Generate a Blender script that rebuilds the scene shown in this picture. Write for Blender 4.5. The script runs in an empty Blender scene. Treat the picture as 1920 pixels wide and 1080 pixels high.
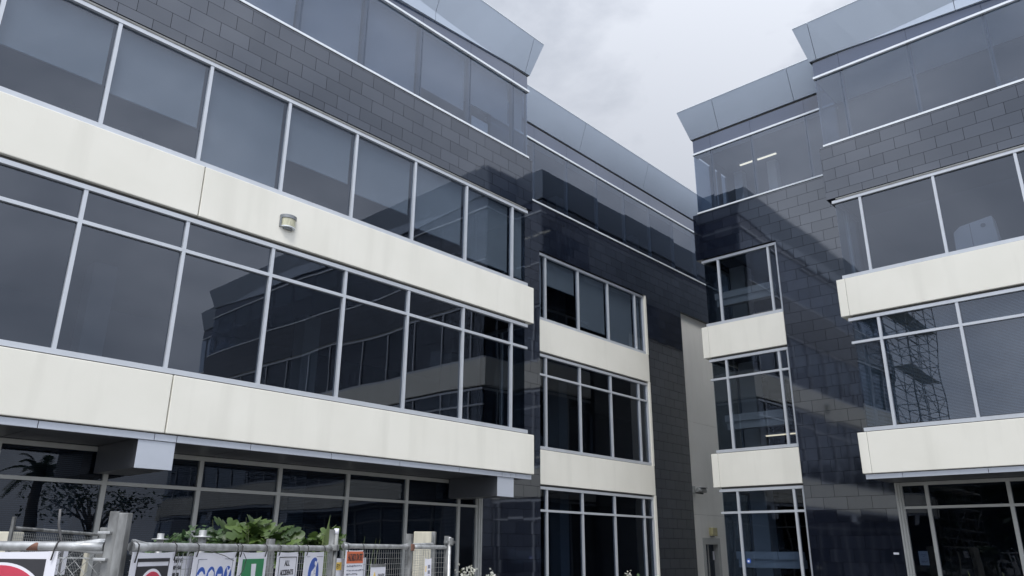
import bpy, bmesh, math, random
from mathutils import Vector, Matrix
random.seed(7)
D = bpy.data
S = bpy.context.scene
COL = S.collection
EYE = 1.85          # metres from the paving to the viewpoint

# ------------------------------------------------------------------ materials
def nodes(name):
    m = D.materials.new(name); m.use_nodes = True
    t = m.node_tree; t.nodes.clear()
    return m, t, t.nodes.new

def link(t, a, b): t.links.new(a, b)

def math_node(t, op, a=None, b=None):
    n = t.nodes.new('ShaderNodeMath'); n.operation = op
    for i, v in enumerate((a, b)):
        if v is None: continue
        if isinstance(v, (int, float)): n.inputs[i].default_value = v
        else: t.links.new(v, n.inputs[i])
    return n.outputs[0]

def pbr(name, col, rough=.5, metal=0., var=.0, scale=4., bump=0., spec=.5, stretch=(1, 1, 1), col2=None, detail=5, rvar=0.):
    m, t, N = nodes(name)
    out = N('ShaderNodeOutputMaterial'); p = N('ShaderNodeBsdfPrincipled')
    link(t, p.outputs[0], out.inputs[0])
    p.inputs['Roughness'].default_value = rough
    p.inputs['Metallic'].default_value = metal
    p.inputs['Specular IOR Level'].default_value = spec
    g = N('ShaderNodeNewGeometry'); mp = N('ShaderNodeMapping'); mp.inputs['Scale'].default_value = stretch
    link(t, g.outputs['Position'], mp.inputs[0])
    nz = N('ShaderNodeTexNoise'); nz.inputs['Scale'].default_value = scale; nz.inputs['Detail'].default_value = detail
    link(t, mp.outputs[0], nz.inputs['Vector'])
    r = N('ShaderNodeValToRGB')
    c1 = [max(0, c*(1-var)) for c in col]; c2 = col2 or [min(1, c*(1+var)) for c in col]
    r.color_ramp.elements[0].position = .3; r.color_ramp.elements[1].position = .7
    r.color_ramp.elements[0].color = (*c1, 1); r.color_ramp.elements[1].color = (*c2, 1)
    link(t, nz.outputs[0], r.inputs[0]); link(t, r.outputs[0], p.inputs['Base Color'])
    if rvar:
        link(t, math_node(t, 'ADD', math_node(t, 'MULTIPLY', nz.outputs[0], rvar), rough-rvar/2), p.inputs['Roughness'])
    if bump:
        b = N('ShaderNodeBump'); b.inputs['Strength'].default_value = bump; b.inputs['Distance'].default_value = .01
        link(t, nz.outputs[0], b.inputs['Height']); link(t, b.outputs[0], p.inputs['Normal'])
    return m

def make_concrete(name, base, dirt):
    """painted precast: faint mottling and thin rain streaks that start at the top edge"""
    m, t, N = nodes(name)
    out = N('ShaderNodeOutputMaterial'); p = N('ShaderNodeBsdfPrincipled'); link(t, p.outputs[0], out.inputs[0])
    p.inputs['Roughness'].default_value = .7
    g = N('ShaderNodeNewGeometry')
    a = N('ShaderNodeTexNoise'); a.inputs['Scale'].default_value = .9; a.inputs['Detail'].default_value = 6
    link(t, g.outputs['Position'], a.inputs['Vector'])
    mp = N('ShaderNodeMapping'); mp.inputs['Scale'].default_value = (1.0, 1.0, .13); link(t, g.outputs['Position'], mp.inputs[0])
    s = N('ShaderNodeTexNoise'); s.inputs['Scale'].default_value = 2.; s.inputs['Detail'].default_value = 5; s.inputs['Roughness'].default_value = .5
    link(t, mp.outputs[0], s.inputs['Vector'])
    rs = N('ShaderNodeValToRGB'); rs.color_ramp.elements[0].position = .52; rs.color_ramp.elements[1].position = .86
    link(t, s.outputs[0], rs.inputs[0])
    f = math_node(t, 'MULTIPLY', rs.outputs[0], math_node(t, 'MULTIPLY', a.outputs[0], .85))
    mx = N('ShaderNodeMix'); mx.data_type = 'RGBA'
    link(t, f, mx.inputs['Factor']); mx.inputs['A'].default_value = (*base, 1); mx.inputs['B'].default_value = (*dirt, 1)
    r2 = N('ShaderNodeValToRGB'); r2.color_ramp.elements[0].position = .3; r2.color_ramp.elements[1].position = .75
    r2.color_ramp.elements[0].color = (.93, .93, .92, 1); r2.color_ramp.elements[1].color = (1, 1, 1, 1)
    link(t, a.outputs[0], r2.inputs[0])
    mm = N('ShaderNodeMix'); mm.data_type = 'RGBA'; mm.blend_type = 'MULTIPLY'; mm.inputs['Factor'].default_value = 1
    link(t, mx.outputs['Result'], mm.inputs['A']); link(t, r2.outputs[0], mm.inputs['B'])
    link(t, mm.outputs['Result'], p.inputs['Base Color'])
    b = N('ShaderNodeBump'); b.inputs['Strength'].default_value = .08; b.inputs['Distance'].default_value = .01
    fn = N('ShaderNodeTexNoise'); fn.inputs['Scale'].default_value = 30; link(t, g.outputs['Position'], fn.inputs['Vector'])
    link(t, fn.outputs[0], b.inputs['Height']); link(t, b.outputs[0], p.inputs['Normal'])
    return m

def make_tile(name, ztop):
    """polished dark stone tiles in running bond, each set a hair out of true, with open dark joints"""
    m, t, N = nodes(name)
    out = N('ShaderNodeOutputMaterial'); p = N('ShaderNodeBsdfPrincipled'); link(t, p.outputs[0], out.inputs[0])
    g = N('ShaderNodeNewGeometry'); sx = N('ShaderNodeSeparateXYZ'); link(t, g.outputs['Position'], sx.inputs[0])
    s = math_node(t, 'ADD', math_node(t, 'ADD', sx.outputs[0], sx.outputs[1]), 100.)
    z = math_node(t, 'DIVIDE', math_node(t, 'SUBTRACT', ztop+31.5-.045, sx.outputs[2]), .315)
    row = math_node(t, 'FLOOR', z)
    u = math_node(t, 'ADD', math_node(t, 'DIVIDE', s, .6), math_node(t, 'MULTIPLY', math_node(t, 'MODULO', row, 2.), .5))
    colm = math_node(t, 'FLOOR', u)
    fz = math_node(t, 'FRACT', z); fu = math_node(t, 'FRACT', u)
    jz = math_node(t, 'LESS_THAN', fz, .024); ju = math_node(t, 'LESS_THAN', fu, .013)
    joint = math_node(t, 'MAXIMUM', jz, ju)
    cv = N('ShaderNodeCombineXYZ'); link(t, row, cv.inputs[0]); link(t, colm, cv.inputs[1])
    wn = N('ShaderNodeTexWhiteNoise'); wn.noise_dimensions = '3D'; link(t, cv.outputs[0], wn.inputs['Vector'])
    # slight tilt of every tile
    sub = N('ShaderNodeVectorMath'); sub.operation = 'SUBTRACT'; link(t, wn.outputs['Color'], sub.inputs[0]); sub.inputs[1].default_value = (.5, .5, .5)
    sc = N('ShaderNodeVectorMath'); sc.operation = 'SCALE'; link(t, sub.outputs[0], sc.inputs[0]); sc.inputs['Scale'].default_value = .006
    ad = N('ShaderNodeVectorMath'); ad.operation = 'ADD'; link(t, g.outputs['Normal'], ad.inputs[0]); link(t, sc.outputs[0], ad.inputs[1])
    nm = N('ShaderNodeVectorMath'); nm.operation = 'NORMALIZE'; link(t, ad.outputs[0], nm.inputs[0])
    link(t, nm.outputs[0], p.inputs['Normal'])
    p.inputs['IOR'].default_value = 2.0; p.inputs['Specular Tint'].default_value = (.87, .92, 1, 1)
    r = N('ShaderNodeValToRGB'); r.color_ramp.elements[0].color = (.005, .007, .014, 1); r.color_ramp.elements[1].color = (.013, .016, .026, 1)
    link(t, wn.outputs['Value'], r.inputs[0])
    mx = N('ShaderNodeMix'); mx.data_type = 'RGBA'; link(t, joint, mx.inputs['Factor']); link(t, r.outputs[0], mx.inputs['A'])
    mx.inputs['B'].default_value = (.006, .006, .008, 1)
    link(t, mx.outputs['Result'], p.inputs['Base Color'])
    nz = N('ShaderNodeTexNoise'); nz.inputs['Scale'].default_value = 1.3; nz.inputs['Detail'].default_value = 6; link(t, g.outputs['Position'], nz.inputs['Vector'])
    ro = math_node(t, 'ADD', math_node(t, 'MULTIPLY', nz.outputs[0], .05), .025)
    link(t, math_node(t, 'ADD', ro, math_node(t, 'MULTIPLY', joint, .6)), p.inputs['Roughness'])
    link(t, math_node(t, 'MULTIPLY', math_node(t, 'SUBTRACT', 1., joint), math_node(t, 'ADD', TILE_SPEC-.025, math_node(t, 'MULTIPLY', wn.outputs['Value'], .05))), p.inputs['Specular IOR Level'])
    return m
TILE_SPEC = .5

def make_glass(name, tint, ior=1.6, wave=.006, gloss=(.80, .87, 1.0)):
    """tinted float glass: reflects by angle, lets a tinted part of the room through; each pane slightly out of true"""
    m, t, N = nodes(name)
    out = N('ShaderNodeOutputMaterial')
    g = N('ShaderNodeNewGeometry'); oi = N('ShaderNodeObjectInfo')
    wn = N('ShaderNodeTexWhiteNoise'); wn.noise_dimensions = '1D'; link(t, oi.outputs['Random'], wn.inputs['W'])
    nz = N('ShaderNodeTexNoise'); nz.inputs['Scale'].default_value = .55; nz.inputs['Detail'].default_value = 1.5; link(t, g.outputs['Position'], nz.inputs['Vector'])
    def centred(sock, k):
        a = N('ShaderNodeVectorMath'); a.operation = 'SUBTRACT'; link(t, sock, a.inputs[0]); a.inputs[1].default_value = (.5, .5, .5)
        b = N('ShaderNodeVectorMath'); b.operation = 'SCALE'; link(t, a.outputs[0], b.inputs[0]); b.inputs['Scale'].default_value = k
        return b.outputs[0]
    a1 = N('ShaderNodeVectorMath'); a1.operation = 'ADD'; link(t, centred(wn.outputs['Color'], .013), a1.inputs[0]); link(t, centred(nz.outputs['Color'], wave*2), a1.inputs[1])
    a2 = N('ShaderNodeVectorMath'); a2.operation = 'ADD'; link(t, g.outputs['Normal'], a2.inputs[0]); link(t, a1.outputs[0], a2.inputs[1])
    nm = N('ShaderNodeVectorMath'); nm.operation = 'NORMALIZE'; link(t, a2.outputs[0], nm.inputs[0])
    fr = N('ShaderNodeFresnel'); fr.inputs['IOR'].default_value = ior
    tr = N('ShaderNodeBsdfTransparent'); tr.inputs[0].default_value = (*tint, 1)
    gl = N('ShaderNodeBsdfGlossy'); gl.inputs['Color'].default_value = (*gloss, 1); gl.inputs['Roughness'].default_value = .0
    link(t, nm.outputs[0], gl.inputs['Normal'])
    mx = N('ShaderNodeMixShader'); link(t, math_node(t, 'MULTIPLY', fr.outputs[0], math_node(t, 'SUBTRACT', 1., g.outputs['Backfacing'])), mx.inputs[0])
    link(t, tr.outputs[0], mx.inputs[1]); link(t, gl.outputs[0], mx.inputs[2])
    link(t, mx.outputs[0], out.inputs[0])
    return m

def make_emit(name, col, k):
    m, t, N = nodes(name); o = N('ShaderNodeOutputMaterial'); e = N('ShaderNodeEmission')
    e.inputs[0].default_value = (*col, 1); e.inputs[1].default_value = k; link(t, e.outputs[0], o.inputs[0]); return m

def make_leaf(name, c1, c2, spec=.5, rough=.4):
    m, t, N = nodes(name)
    out = N('ShaderNodeOutputMaterial'); p = N('ShaderNodeBsdfPrincipled'); tl = N('ShaderNodeBsdfTranslucent'); mx = N('ShaderNodeMixShader')
    g = N('ShaderNodeNewGeometry'); r = N('ShaderNodeValToRGB')
    r.color_ramp.elements[0].color = (*c1, 1); r.color_ramp.elements[1].color = (*c2, 1)
    link(t, g.outputs['Random Per Island'], r.inputs[0])
    link(t, r.outputs[0], p.inputs['Base Color']); link(t, r.outputs[0], tl.inputs['Color'])
    p.inputs['Roughness'].default_value = rough; p.inputs['Specular IOR Level'].default_value = spec
    mx.inputs[0].default_value = .25
    link(t, p.outputs[0], mx.inputs[1]); link(t, tl.outputs[0], mx.inputs[2]); link(t, mx.outputs[0], out.inputs[0])
    return m

LS4 = 10.206 + EYE
M = dict(
    concrete=make_concrete('painted_concrete', (.80, .785, .715), (.52, .51, .45)),
    plaster=make_concrete('weathered_plaster', (.84, .835, .80), (.60, .59, .56)),
    tile=make_tile('polished_stone_tile', LS4),
    glass=make_glass('tinted_glass', (.54, .575, .61), 1.9),
    topglass=make_glass('top_storey_glass', (.58, .63, .69), 2.12, .003),
    darkglass=make_glass('dark_shopfront_glass', (.50, .55, .61), 1.5, .012),
    frame=pbr('silver_frame', (.53, .56, .605), .38, .25, .05, 3),
    flash=pbr('pale_flashing', (.74, .78, .82), .35, .2, .04, 3),
    dullframe=pbr('dull_alloy_frame', (.42, .43, .42), .45, .2, .06, 3),
    cornice=pbr('blue_grey_panel', (.44, .50, .585), .36, .3, .04, .5, rvar=.1),
    strip=pbr('silver_panel', (.50, .535, .60), .4, .25, .06, 1.2),
    spandrel=pbr('opaque_glass', (.050, .070, .125), .04, 0, .05, 1, spec=1.),
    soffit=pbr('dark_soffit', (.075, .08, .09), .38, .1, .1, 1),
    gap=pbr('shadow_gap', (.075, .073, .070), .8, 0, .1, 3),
    seal=pbr('grey_sealant', (.20, .20, .19), .8, 0, .2, 6),
    jointdark=pbr('mullion_dark', (.10, .12, .15), .5, .2, .05, 2),
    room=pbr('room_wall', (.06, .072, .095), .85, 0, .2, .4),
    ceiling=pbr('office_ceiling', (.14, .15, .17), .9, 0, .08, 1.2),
    inside=pbr('inner_column', (.34, .38, .43), .8, 0, .06, 1),
    blind=pbr('roller_blind', (.84, .85, .86), .85, 0, .03, 2),
    dimblind=pbr('grey_roller_blind', (.40, .41, .43), .85, 0, .03, 2),
    venetian=pbr('venetian_blind', (.46, .55, .64), .6, 0, .05, 2),
    roof=pbr('roof_membrane', (.30, .31, .32), .8, 0, .15, .8),
    asphalt=pbr('concrete_paving', (.21, .205, .195), .85, 0, .2, 2, .3),
    paving=pbr('paving', (.20, .195, .185), .85, 0, .15, 3, .2),
    galv=pbr('galvanised_steel', (.43, .44, .445), .42, .55, .35, 14, .15, rvar=.25),
    oldgalv=pbr('weathered_galvanised_steel', (.21, .215, .215), .6, .35, .6, 16, .3, rvar=.3, stretch=(1, 1, .35)),
    wire=pbr('mesh_wire', (.34, .35, .35), .5, .4, .2, 8),
    rust=pbr('rust_patch', (.17, .085, .06), .85, 0, .4, 40),
    timber=pbr('weathered_pale_timber', (.50, .475, .39), .85, 0, .16, 3.5, .2, stretch=(4, 4, .5), rvar=.1),
    cream=pbr('cream_render', (.60, .57, .48), .85, 0, .12, 3),
    white=pbr('sign_white', (.74, .74, .80), .45, 0, .03, 3),
    black=pbr('sign_black', (.030, .030, .036), .5, 0, .1, 5),
    red=pbr('sign_red', (.52, .045, .085), .45, 0, .08, 5),
    blue=pbr('sign_blue', (.035, .10, .40), .45, 0, .08, 5),
    green=pbr('sign_green', (.03, .22, .09), .45, 0, .08, 5),
    orange=pbr('sign_orange', (.60, .15, .065), .5, 0, .08, 5),
    yellow=pbr('sign_yellow', (.75, .52, .12), .5, 0, .06, 5),
    ink=pbr('pen_ink', (.20, .21, .26), .6, 0, .2, 30),
    paper=pbr('paper', (.55, .56, .58), .8, 0, .03, 5),
    tie=pbr('black_cable_tie', (.02, .02, .022), .5, 0, .1, 5),
    cable=pbr('grey_cable', (.12, .12, .125), .6, 0, .1, 5),
    lampcap=pbr('lamp_grey_metal', (.23, .245, .26), .5, .3, .1, 20),
    lens=pbr('yellowed_lamp_lens', (.50, .49, .36), .3, 0, .22, 14, stretch=(3, 3, .5)),
    amber=pbr('yellowed_plastic', (.52, .47, .25), .5, 0, .12, 9),
    lamp=make_emit('fluorescent_tube', (1, .84, .60), 1.7),
    leaf=make_leaf('glossy_lobed_leaf', (.016, .042, .009), (.105, .165, .04), .5, .4),
    leafdark=make_leaf('small_dark_leaf', (.015, .042, .016), (.085, .15, .05)),
    blade=make_leaf('flax_blade', (.05, .085, .02), (.14, .17, .06)),
    petal=make_leaf('white_petal', (.60, .60, .52), (.85, .85, .78)),
    stem=pbr('plant_stem', (.07, .085, .035), .7, 0, .2, 20),
    bark=pbr('palm_bark', (.14, .12, .10), .9, 0, .3, 8, .5),
    treeleaf=make_leaf('tree_leaf', (.025, .045, .02), (.06, .10, .035)),
)

# ------------------------------------------------------------------ helpers
def tag(o, label=None, cat=None, group=None, kind=None):
    if label: o['label'] = label
    if cat: o['category'] = cat
    if group: o['group'] = group
    if kind: o['kind'] = kind
    return o

def empty(name, loc, label, cat, group=None):
    o = D.objects.new(name, None); COL.objects.link(o); o.location = loc; o.empty_display_size = .3
    return tag(o, label, cat, group)

def rootloc(p):
    v = Vector((0, 0, 0))
    while p is not None:
        v += p.location; p = p.parent
    return v

WORLD = lambda a, b, c: Vector((a, b, c))

class MB:
    """collects shapes given in a facade's own frame (a along, b outward, c up) into one mesh"""
    def __init__(self, m=WORLD): self.bm = bmesh.new(); self.m = m
    def v(self, p): return self.bm.verts.new(self.m(*p))
    def box(self, a0, a1, b0, b1, c0, c1):
        vs = [self.v((a, b, c)) for a in (a0, a1) for b in (b0, b1) for c in (c0, c1)]
        for f in ((0, 1, 3, 2), (4, 6, 7, 5), (0, 4, 5, 1), (2, 3, 7, 6), (0, 2, 6, 4), (1, 5, 7, 3)):
            self.bm.faces.new([vs[i] for i in f])
        return self
    def prism(self, pts, b0, b1):
        """outline in (a,c), thickness b0..b1"""
        f = [self.v((a, b1, c)) for a, c in pts]; k = [self.v((a, b0, c)) for a, c in pts]; n = len(pts)
        self.bm.faces.new(f); self.bm.faces.new(k[::-1])
        for i in range(n): self.bm.faces.new([f[i], f[(i+1) % n], k[(i+1) % n], k[i]])
        return self
    def disc(self, a, c, ra, rc, b0, b1, n=40):
        return self.prism([(a+ra*math.cos(2*math.pi*i/n), c+rc*math.sin(2*math.pi*i/n)) for i in range(n)], b0, b1)
    def tube(self, pts, r, n=8, cap=True):
        """pts: world or frame points, r: radius or list"""
        P = [self.m(*p) for p in pts]; rs = r if isinstance(r, (list, tuple)) else [r]*len(P)
        rings = []
        up = None
        for i, p in enumerate(P):
            d = (P[min(i+1, len(P)-1)]-P[max(i-1, 0)]).normalized()
            if up is None: up = d.orthogonal().normalized()
            x = (up-d*up.dot(d)).normalized(); y = d.cross(x); up = x
            rings.append([self.bm.verts.new(p+(x*math.cos(2*math.pi*k/n)+y*math.sin(2*math.pi*k/n))*rs[i]) for k in range(n)])
        for A, B in zip(rings, rings[1:]):
            for k in range(n):
                f = self.bm.faces.new([A[k], A[(k+1) % n], B[(k+1) % n], B[k]]); f.smooth = n > 4
        if cap:
            self.bm.faces.new(rings[0][::-1]); self.bm.faces.new(rings[-1])
        return self
    def wire(self, p, q, r): return self.tube([p, q], r, 4, False)
    def build(self, name, mat, parent=None, bevel=0, label=None, recalc=True):
        bm = self.bm
        if recalc: bmesh.ops.recalc_face_normals(bm, faces=bm.faces)
        if bevel:
            es = [e for e in bm.edges if len(e.link_faces) == 2 and e.calc_face_angle() > .6]
            bmesh.ops.bevel(bm, geom=es, offset=bevel, segments=2, profile=.6, affect='EDGES', clamp_overlap=True)
        off = rootloc(parent)
        for v in bm.verts: v.co -= off
        me = D.meshes.new(name); bm.to_mesh(me); bm.free(); me.materials.append(M[mat])
        o = D.objects.new(name, me); COL.objects.link(o)
        if parent is not None: o.parent = parent
        if label: o['label'] = label
        return o

def text_mesh(body, m, a, c, size, b, th, xs=1.0, align='CENTER', track=1.0):
    """lettering as a thin raised mesh in a frame"""
    cu = D.curves.new('lettering', 'FONT'); cu.body = body; cu.size = size; cu.extrude = th/2
    cu.align_x = align; cu.align_y = 'CENTER'; cu.space_character = track; cu.offset = size*.012
    ob = D.objects.new('lettering_tmp', cu); COL.objects.link(ob)
    bpy.context.view_layer.update()
    me = D.meshes.new_from_object(ob.evaluated_get(bpy.context.evaluated_depsgraph_get()))
    D.objects.remove(ob); D.curves.remove(cu)
    mb = MB(m); mb.bm.from_mesh(me); D.meshes.remove(me)
    for v in mb.bm.verts: v.co = m(a+v.co.x*xs, b+v.co.z, c+v.co.y)
    return mb

# ------------------------------------------------------------------ the two wings
H = lambda z: z+EYE
BT1, BB1, BT2, BB2 = H(6.474), H(5.51), H(2.666), H(1.723)
S3, H3, FB3 = H(6.528), H(8.59), H(8.690)
S2, H2, T2 = H(2.728), H(5.412), H(4.832)
GH, GT, H1 = H(1.578), H(1.026), H(1.63)
US4, CB, CT = H(12.352), H(12.93), H(13.91)
STRIP0, STRIP1 = H(1.600), H(1.706)
SOF = H(1.622)
MW = .031   # half width of a mullion

def window(bld, m, a0, a1, o, z0, z1, tz=None, first=False, last=False, open_left=False, open_right=False,
           glass='glass', frame='frame', blind=None, bmat='blind', w=MW, label=None, head=.038, sill=.042, dep=.05, slats=False):
    """one bay: pane > frame (+ blind). a0,a1 are mullion centre lines; z0,z1 sill and head centre lines"""
    g0 = a0 if open_left else a0+w
    g1 = a1 if open_right else a1-w
    p = MB(m).box(g0+.002, g1-.002, o-.008, o, z0+sill-.01, z1-head+.01).build('window', glass, bld, label=label)
    f = MB(m)
    zt, zb = z1-head, z0+sill
    if not open_left: f.box(a0 if not first else a0-w, a0+w, o-.05, o+dep, zb, zt)
    if not open_right: f.box(a1-w, a1 if not last else a1+w, o-.05, o+dep, zb, zt)
    e0 = a0-w if first and not open_left else a0; e1 = a1+w if last and not open_right else a1
    x0 = -.0 if not open_left else -.03; x1 = 0 if not open_right else .05
    f.box(e0+x0, e1+x1, o-.05, o+dep+.012, zt, z1+head)
    f.box(e0+x0, e1+x1, o-.05, o+dep+.012, z0-sill, zb)
    if tz is not None: f.box(g0+(x0 if open_left else 0), g1+(x1 if open_right else 0), o-.05, o+dep+.004, tz-.03, tz+.03)
    f.build('frame', frame, p)
    if blind is not None:
        if slats:
            b = MB(m); z = zt-.01
            while z > blind:
                b.box(g0+.01, g1-.01, o-.10, o-.075, z-.012, z); z -= .032
            b.build('blind', bmat, p)
        else:
            b = MB(m).box(g0+.03, g1-.03, o-.105, o-.10, blind, zt)
            b.build('blind', bmat, p)
            MB(m).box(g0+.03, g1-.03, o-.12, o-.085, blind-.03, blind-.001).build('blind_rail', 'flash', p)
    return p

def wing(m, bld, Bp, ends, grid, blinds3, blinds4, venetian2, first_of_bay, joints, cap, groundjamb, ground_mull, venetian0=()):
    """the projecting bay of a wing: ends=(s0,s1) of the bands, grid=mullion lines"""
    s0, s1 = ends
    g0, g1 = grid[0]-.53*(1 if not cap else 1.2), grid[-1]+.53*(1 if not cap else 1.2)
    fo = Bp                                       # plane of the window frames
    pane = fo-.05
    bf = Bp+.045
    # precast bands
    segs = [s0]+joints+[s1]
    for zt, zb in ((BT1, BB1), (BT2, BB2)):
        for i, (a, b) in enumerate(zip(segs, segs[1:])):
            lo = a+(.010 if i else 0); hi = b-(.010 if i < len(segs)-2 else 0)
            if cap and i == len(segs)-2:
                MB(m).box(lo, s1-.212, -.02, bf, zb, zt).build('spandrel_band', 'concrete', bld, .014)
                MB(m).box(s1-.206, s1, -.02, bf, zb, zt).build('spandrel_band', 'concrete', bld, .014)
                MB(m).box(s1-.213, s1-.205, .1, bf-.012, zb+.012, zt-.012).build('joint_seal', 'seal', bld)
            else:
                MB(m).box(lo, hi, -.02, bf, zb, zt).build('spandrel_band', 'concrete', bld, .014)
    # recesses under and over the bands
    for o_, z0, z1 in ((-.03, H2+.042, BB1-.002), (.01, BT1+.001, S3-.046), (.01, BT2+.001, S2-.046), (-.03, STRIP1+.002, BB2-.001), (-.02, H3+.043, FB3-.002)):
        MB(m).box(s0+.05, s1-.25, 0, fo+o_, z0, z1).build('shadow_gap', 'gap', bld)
    MB(m).box(s0+.05, s1-.26, fo-.03, fo+.022, H3+.040, H3+.066).build('head_trim', 'seal', bld)
    MB(m).box(s0+.05, s1-.26, fo-.03, fo+.012, H3+.070, H3+.088).build('head_trim', 'dullframe', bld)
    # windows of the two upper storeys
    lines = [g0]+list(grid)+[g1]
    for i, (a, b) in enumerate(zip(lines, lines[1:])):
        L, R = i == 0, i == len(lines)-2
        window(bld, m, a, b, pane, S3, H3, open_left=L, open_right=R, blind=blinds3.get(i))
        window(bld, m, a, b, pane, S2, H2, T2, open_left=L, open_right=R, blind=(S2+.1 if i in venetian2 else None), bmat='venetian', slats=True)
    # glass returns at the ends
    for s, d in ((g0, 1), (g1, -1)):
        for z0, z1 in ((S3, H3), (S2, H2)):
            p = MB(m).box(min(s, s+d*.008), max(s, s+d*.008), .02, pane-.012, z0+.045, z1-.045).build('window', 'glass', bld)
            MB(m).box(min(s-d*.02, s+d*.06), max(s-d*.02, s+d*.06), .0, fo-.1, z1-.045, z1+.04).box(min(s-d*.02, s+d*.06), max(s-d*.02, s+d*.06), 0, fo-.1, z0-.045, z0+.045).box(min(s-d*.012, s+d*.06), max(s-d*.012, s+d*.06), .80, .86, z0+.045, z1-.045).build('frame', 'frame', p)
    # tiled upper fascia
    MB(m).box(s0, s1-.03, -.02, Bp+.03, FB3, LS4).build('tile_cladding', 'tile', bld, .004)
    # top storey
    t0, t1 = g0+.06, g1+.06
    MB(m).box(t0-.06, t1, 0, Bp+.05, LS4+.002, LS4+.055).build('flashing', 'flash', bld)
    MB(m).box(t0-.04, t1+.02, 0, Bp+.045, US4-.03, US4+.03).build('flashing', 'flash', bld)
    tg = Bp-.02
    lines = [t0]+list(grid)+[t1]
    for i, (a, b) in enumerate(zip(lines, lines[1:])):
        p = MB(m).box(a+.006, b-.006, tg-.01, tg, LS4+.05, US4-.025).build('window', 'topglass', bld)
        f = MB(m).box(b-.045, b+.045, tg-.11, tg-.014, LS4+.05, US4-.03) if i < len(lines)-2 else MB(m).box(b-.07, b-.03, tg-.06, tg-.014, LS4+.05, US4-.03)
        f.build('mullion', 'jointdark', p)
        if i in blinds4:
            MB(m).box(a+.06, b-.06, tg-.16, tg-.155, blinds4[i], US4-.03).build('blind', 'dimblind', p)
        MB(m).box(a+.003, b-.003, tg-.03, tg-.002, US4+.03, CB-.075).build('spandrel_glass', 'spandrel', bld)
    for s, d in ((t0, 1), (t1, -1)):
        MB(m).box(min(s, s+d*.01), max(s, s+d*.01), .02, tg-.02, LS4+.05, US4-.025).build('window', 'topglass', bld)
        MB(m).box(min(s, s+d*.03), max(s, s+d*.03), .02, tg-.035, US4+.03, CB-.075).build('spandrel_glass', 'spandrel', bld)
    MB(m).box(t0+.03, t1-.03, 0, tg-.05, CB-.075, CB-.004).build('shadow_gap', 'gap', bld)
    # flared cornice in panels; towards the middle its lower edge dips and straightens
    c0, c1 = t0-.065, t1+.065
    def under(s):
        d = min(s-c0, c1-s)
        return CB-.012-max(0, min(d-.4, 5.2))*.068
    def crease(s):
        d = min(s-c0, c1-s)
        return under(s)+max(0, min(d-1.6, 4.2))*.125
    js = [c0]+[x for x in cornice_joints(c0, c1)]+[c1]
    hgt, flare = CT-CB, .35
    def face(s, z): return Bp+.02+flare*max(0, (z-CB))/hgt
    for i, (a, b) in enumerate(zip(js, js[1:])):
        a += .007 if i else 0; b -= .007 if i < len(js)-2 else 0
        n = 6; mb = MB(m); cols = []
        for k in range(n+1):
            s = a+(b-a)*k/n; zk = crease(s); zu = under(s)
            fl = 0
            if i == 0 and k == 0: fl = -.225
            if i == len(js)-2 and k == n: fl = .225
            cols.append([mb.v((s, face(s, zk)-.18, zu)), mb.v((s, face(s, zk)+.004, zu)), mb.v((s, face(s, zk), max(zk, zu+.004))), mb.v((s+fl, Bp+.02+flare, CT)), mb.v((s+fl, Bp-.1, CT+.02)), mb.v((s, Bp-.35, CT-.1))])
        for A, B in zip(cols, cols[1:]):
            for q in range(5): mb.bm.faces.new([A[q], A[q+1], B[q+1], B[q]])
        mb.bm.faces.new(cols[0][::-1]); mb.bm.faces.new(cols[-1])
        cp = mb.build('cornice', 'cornice', bld)
        MB(m).box(a-(.22 if i == 0 else 0), b+(.22 if i == len(js)-2 else 0), Bp+flare-.06, Bp+flare+.032, CT+.006, CT+.028).build('sky_glow_rim', 'flash', cp)  # pale trim standing in for the sky glow along the cornice edge
    for s, d in ((c0, -1), (c1, 1)):               # the same flare round the ends
        mb = MB(m); A = [(s, Bp+.018, CB-.012), (s+d*.225, Bp+.368, CT)]; B = [(s, -.6, CB-.012), (s+d*.225, -.6, CT)]
        a = [mb.v(A[0]), mb.v(A[1]), mb.v((s-d*.1, Bp+.1, CT)), mb.v((s-d*.1, Bp-.1, CB-.012))]; b = [mb.v(B[0]), mb.v(B[1]), mb.v((s-d*.1, -.6, CT)), mb.v((s-d*.1, -.6, CB-.012))]
        for k in range(4): mb.bm.faces.new([a[k], a[(k+1) % 4], b[(k+1) % 4], b[k]])
        mb.bm.faces.new(a[::-1]); mb.bm.faces.new(b); mb.build('cornice', 'cornice', bld)
    MB(m).box(c0+.1, c1-.1, -8, Bp-.06, CB+.02, CT-.12).build('roof', 'roof', bld)
    # strip, soffit under the bay
    js = sorted([s0+.03, s1-.04]+list(grid)+[x for x in joints_strip if s0 < x < s1 and not cap])
    for a, b in zip(js, js[1:]):
        MB(m).box(a+.005, b-.005, Bp-.07, Bp-.005, STRIP0, STRIP1).build('fascia_panel', 'strip', bld, .004)
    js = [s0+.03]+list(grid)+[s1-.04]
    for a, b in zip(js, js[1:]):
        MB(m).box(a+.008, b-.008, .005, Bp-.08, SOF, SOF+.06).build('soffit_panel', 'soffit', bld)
    # ground storey, set back under the bay
    gl = [x for x in ground_mull]
    for i, (a, b) in enumerate(zip(gl, gl[1:])):
        window(bld, m, a, b, -.12, .1, GH-.005, GT, first=i == 0, last=False, glass='darkglass', frame='dullframe', dep=.05,
               blind=(.35 if i in venetian0 else None), bmat='jointdark', slats=True, w=.04)
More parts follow.
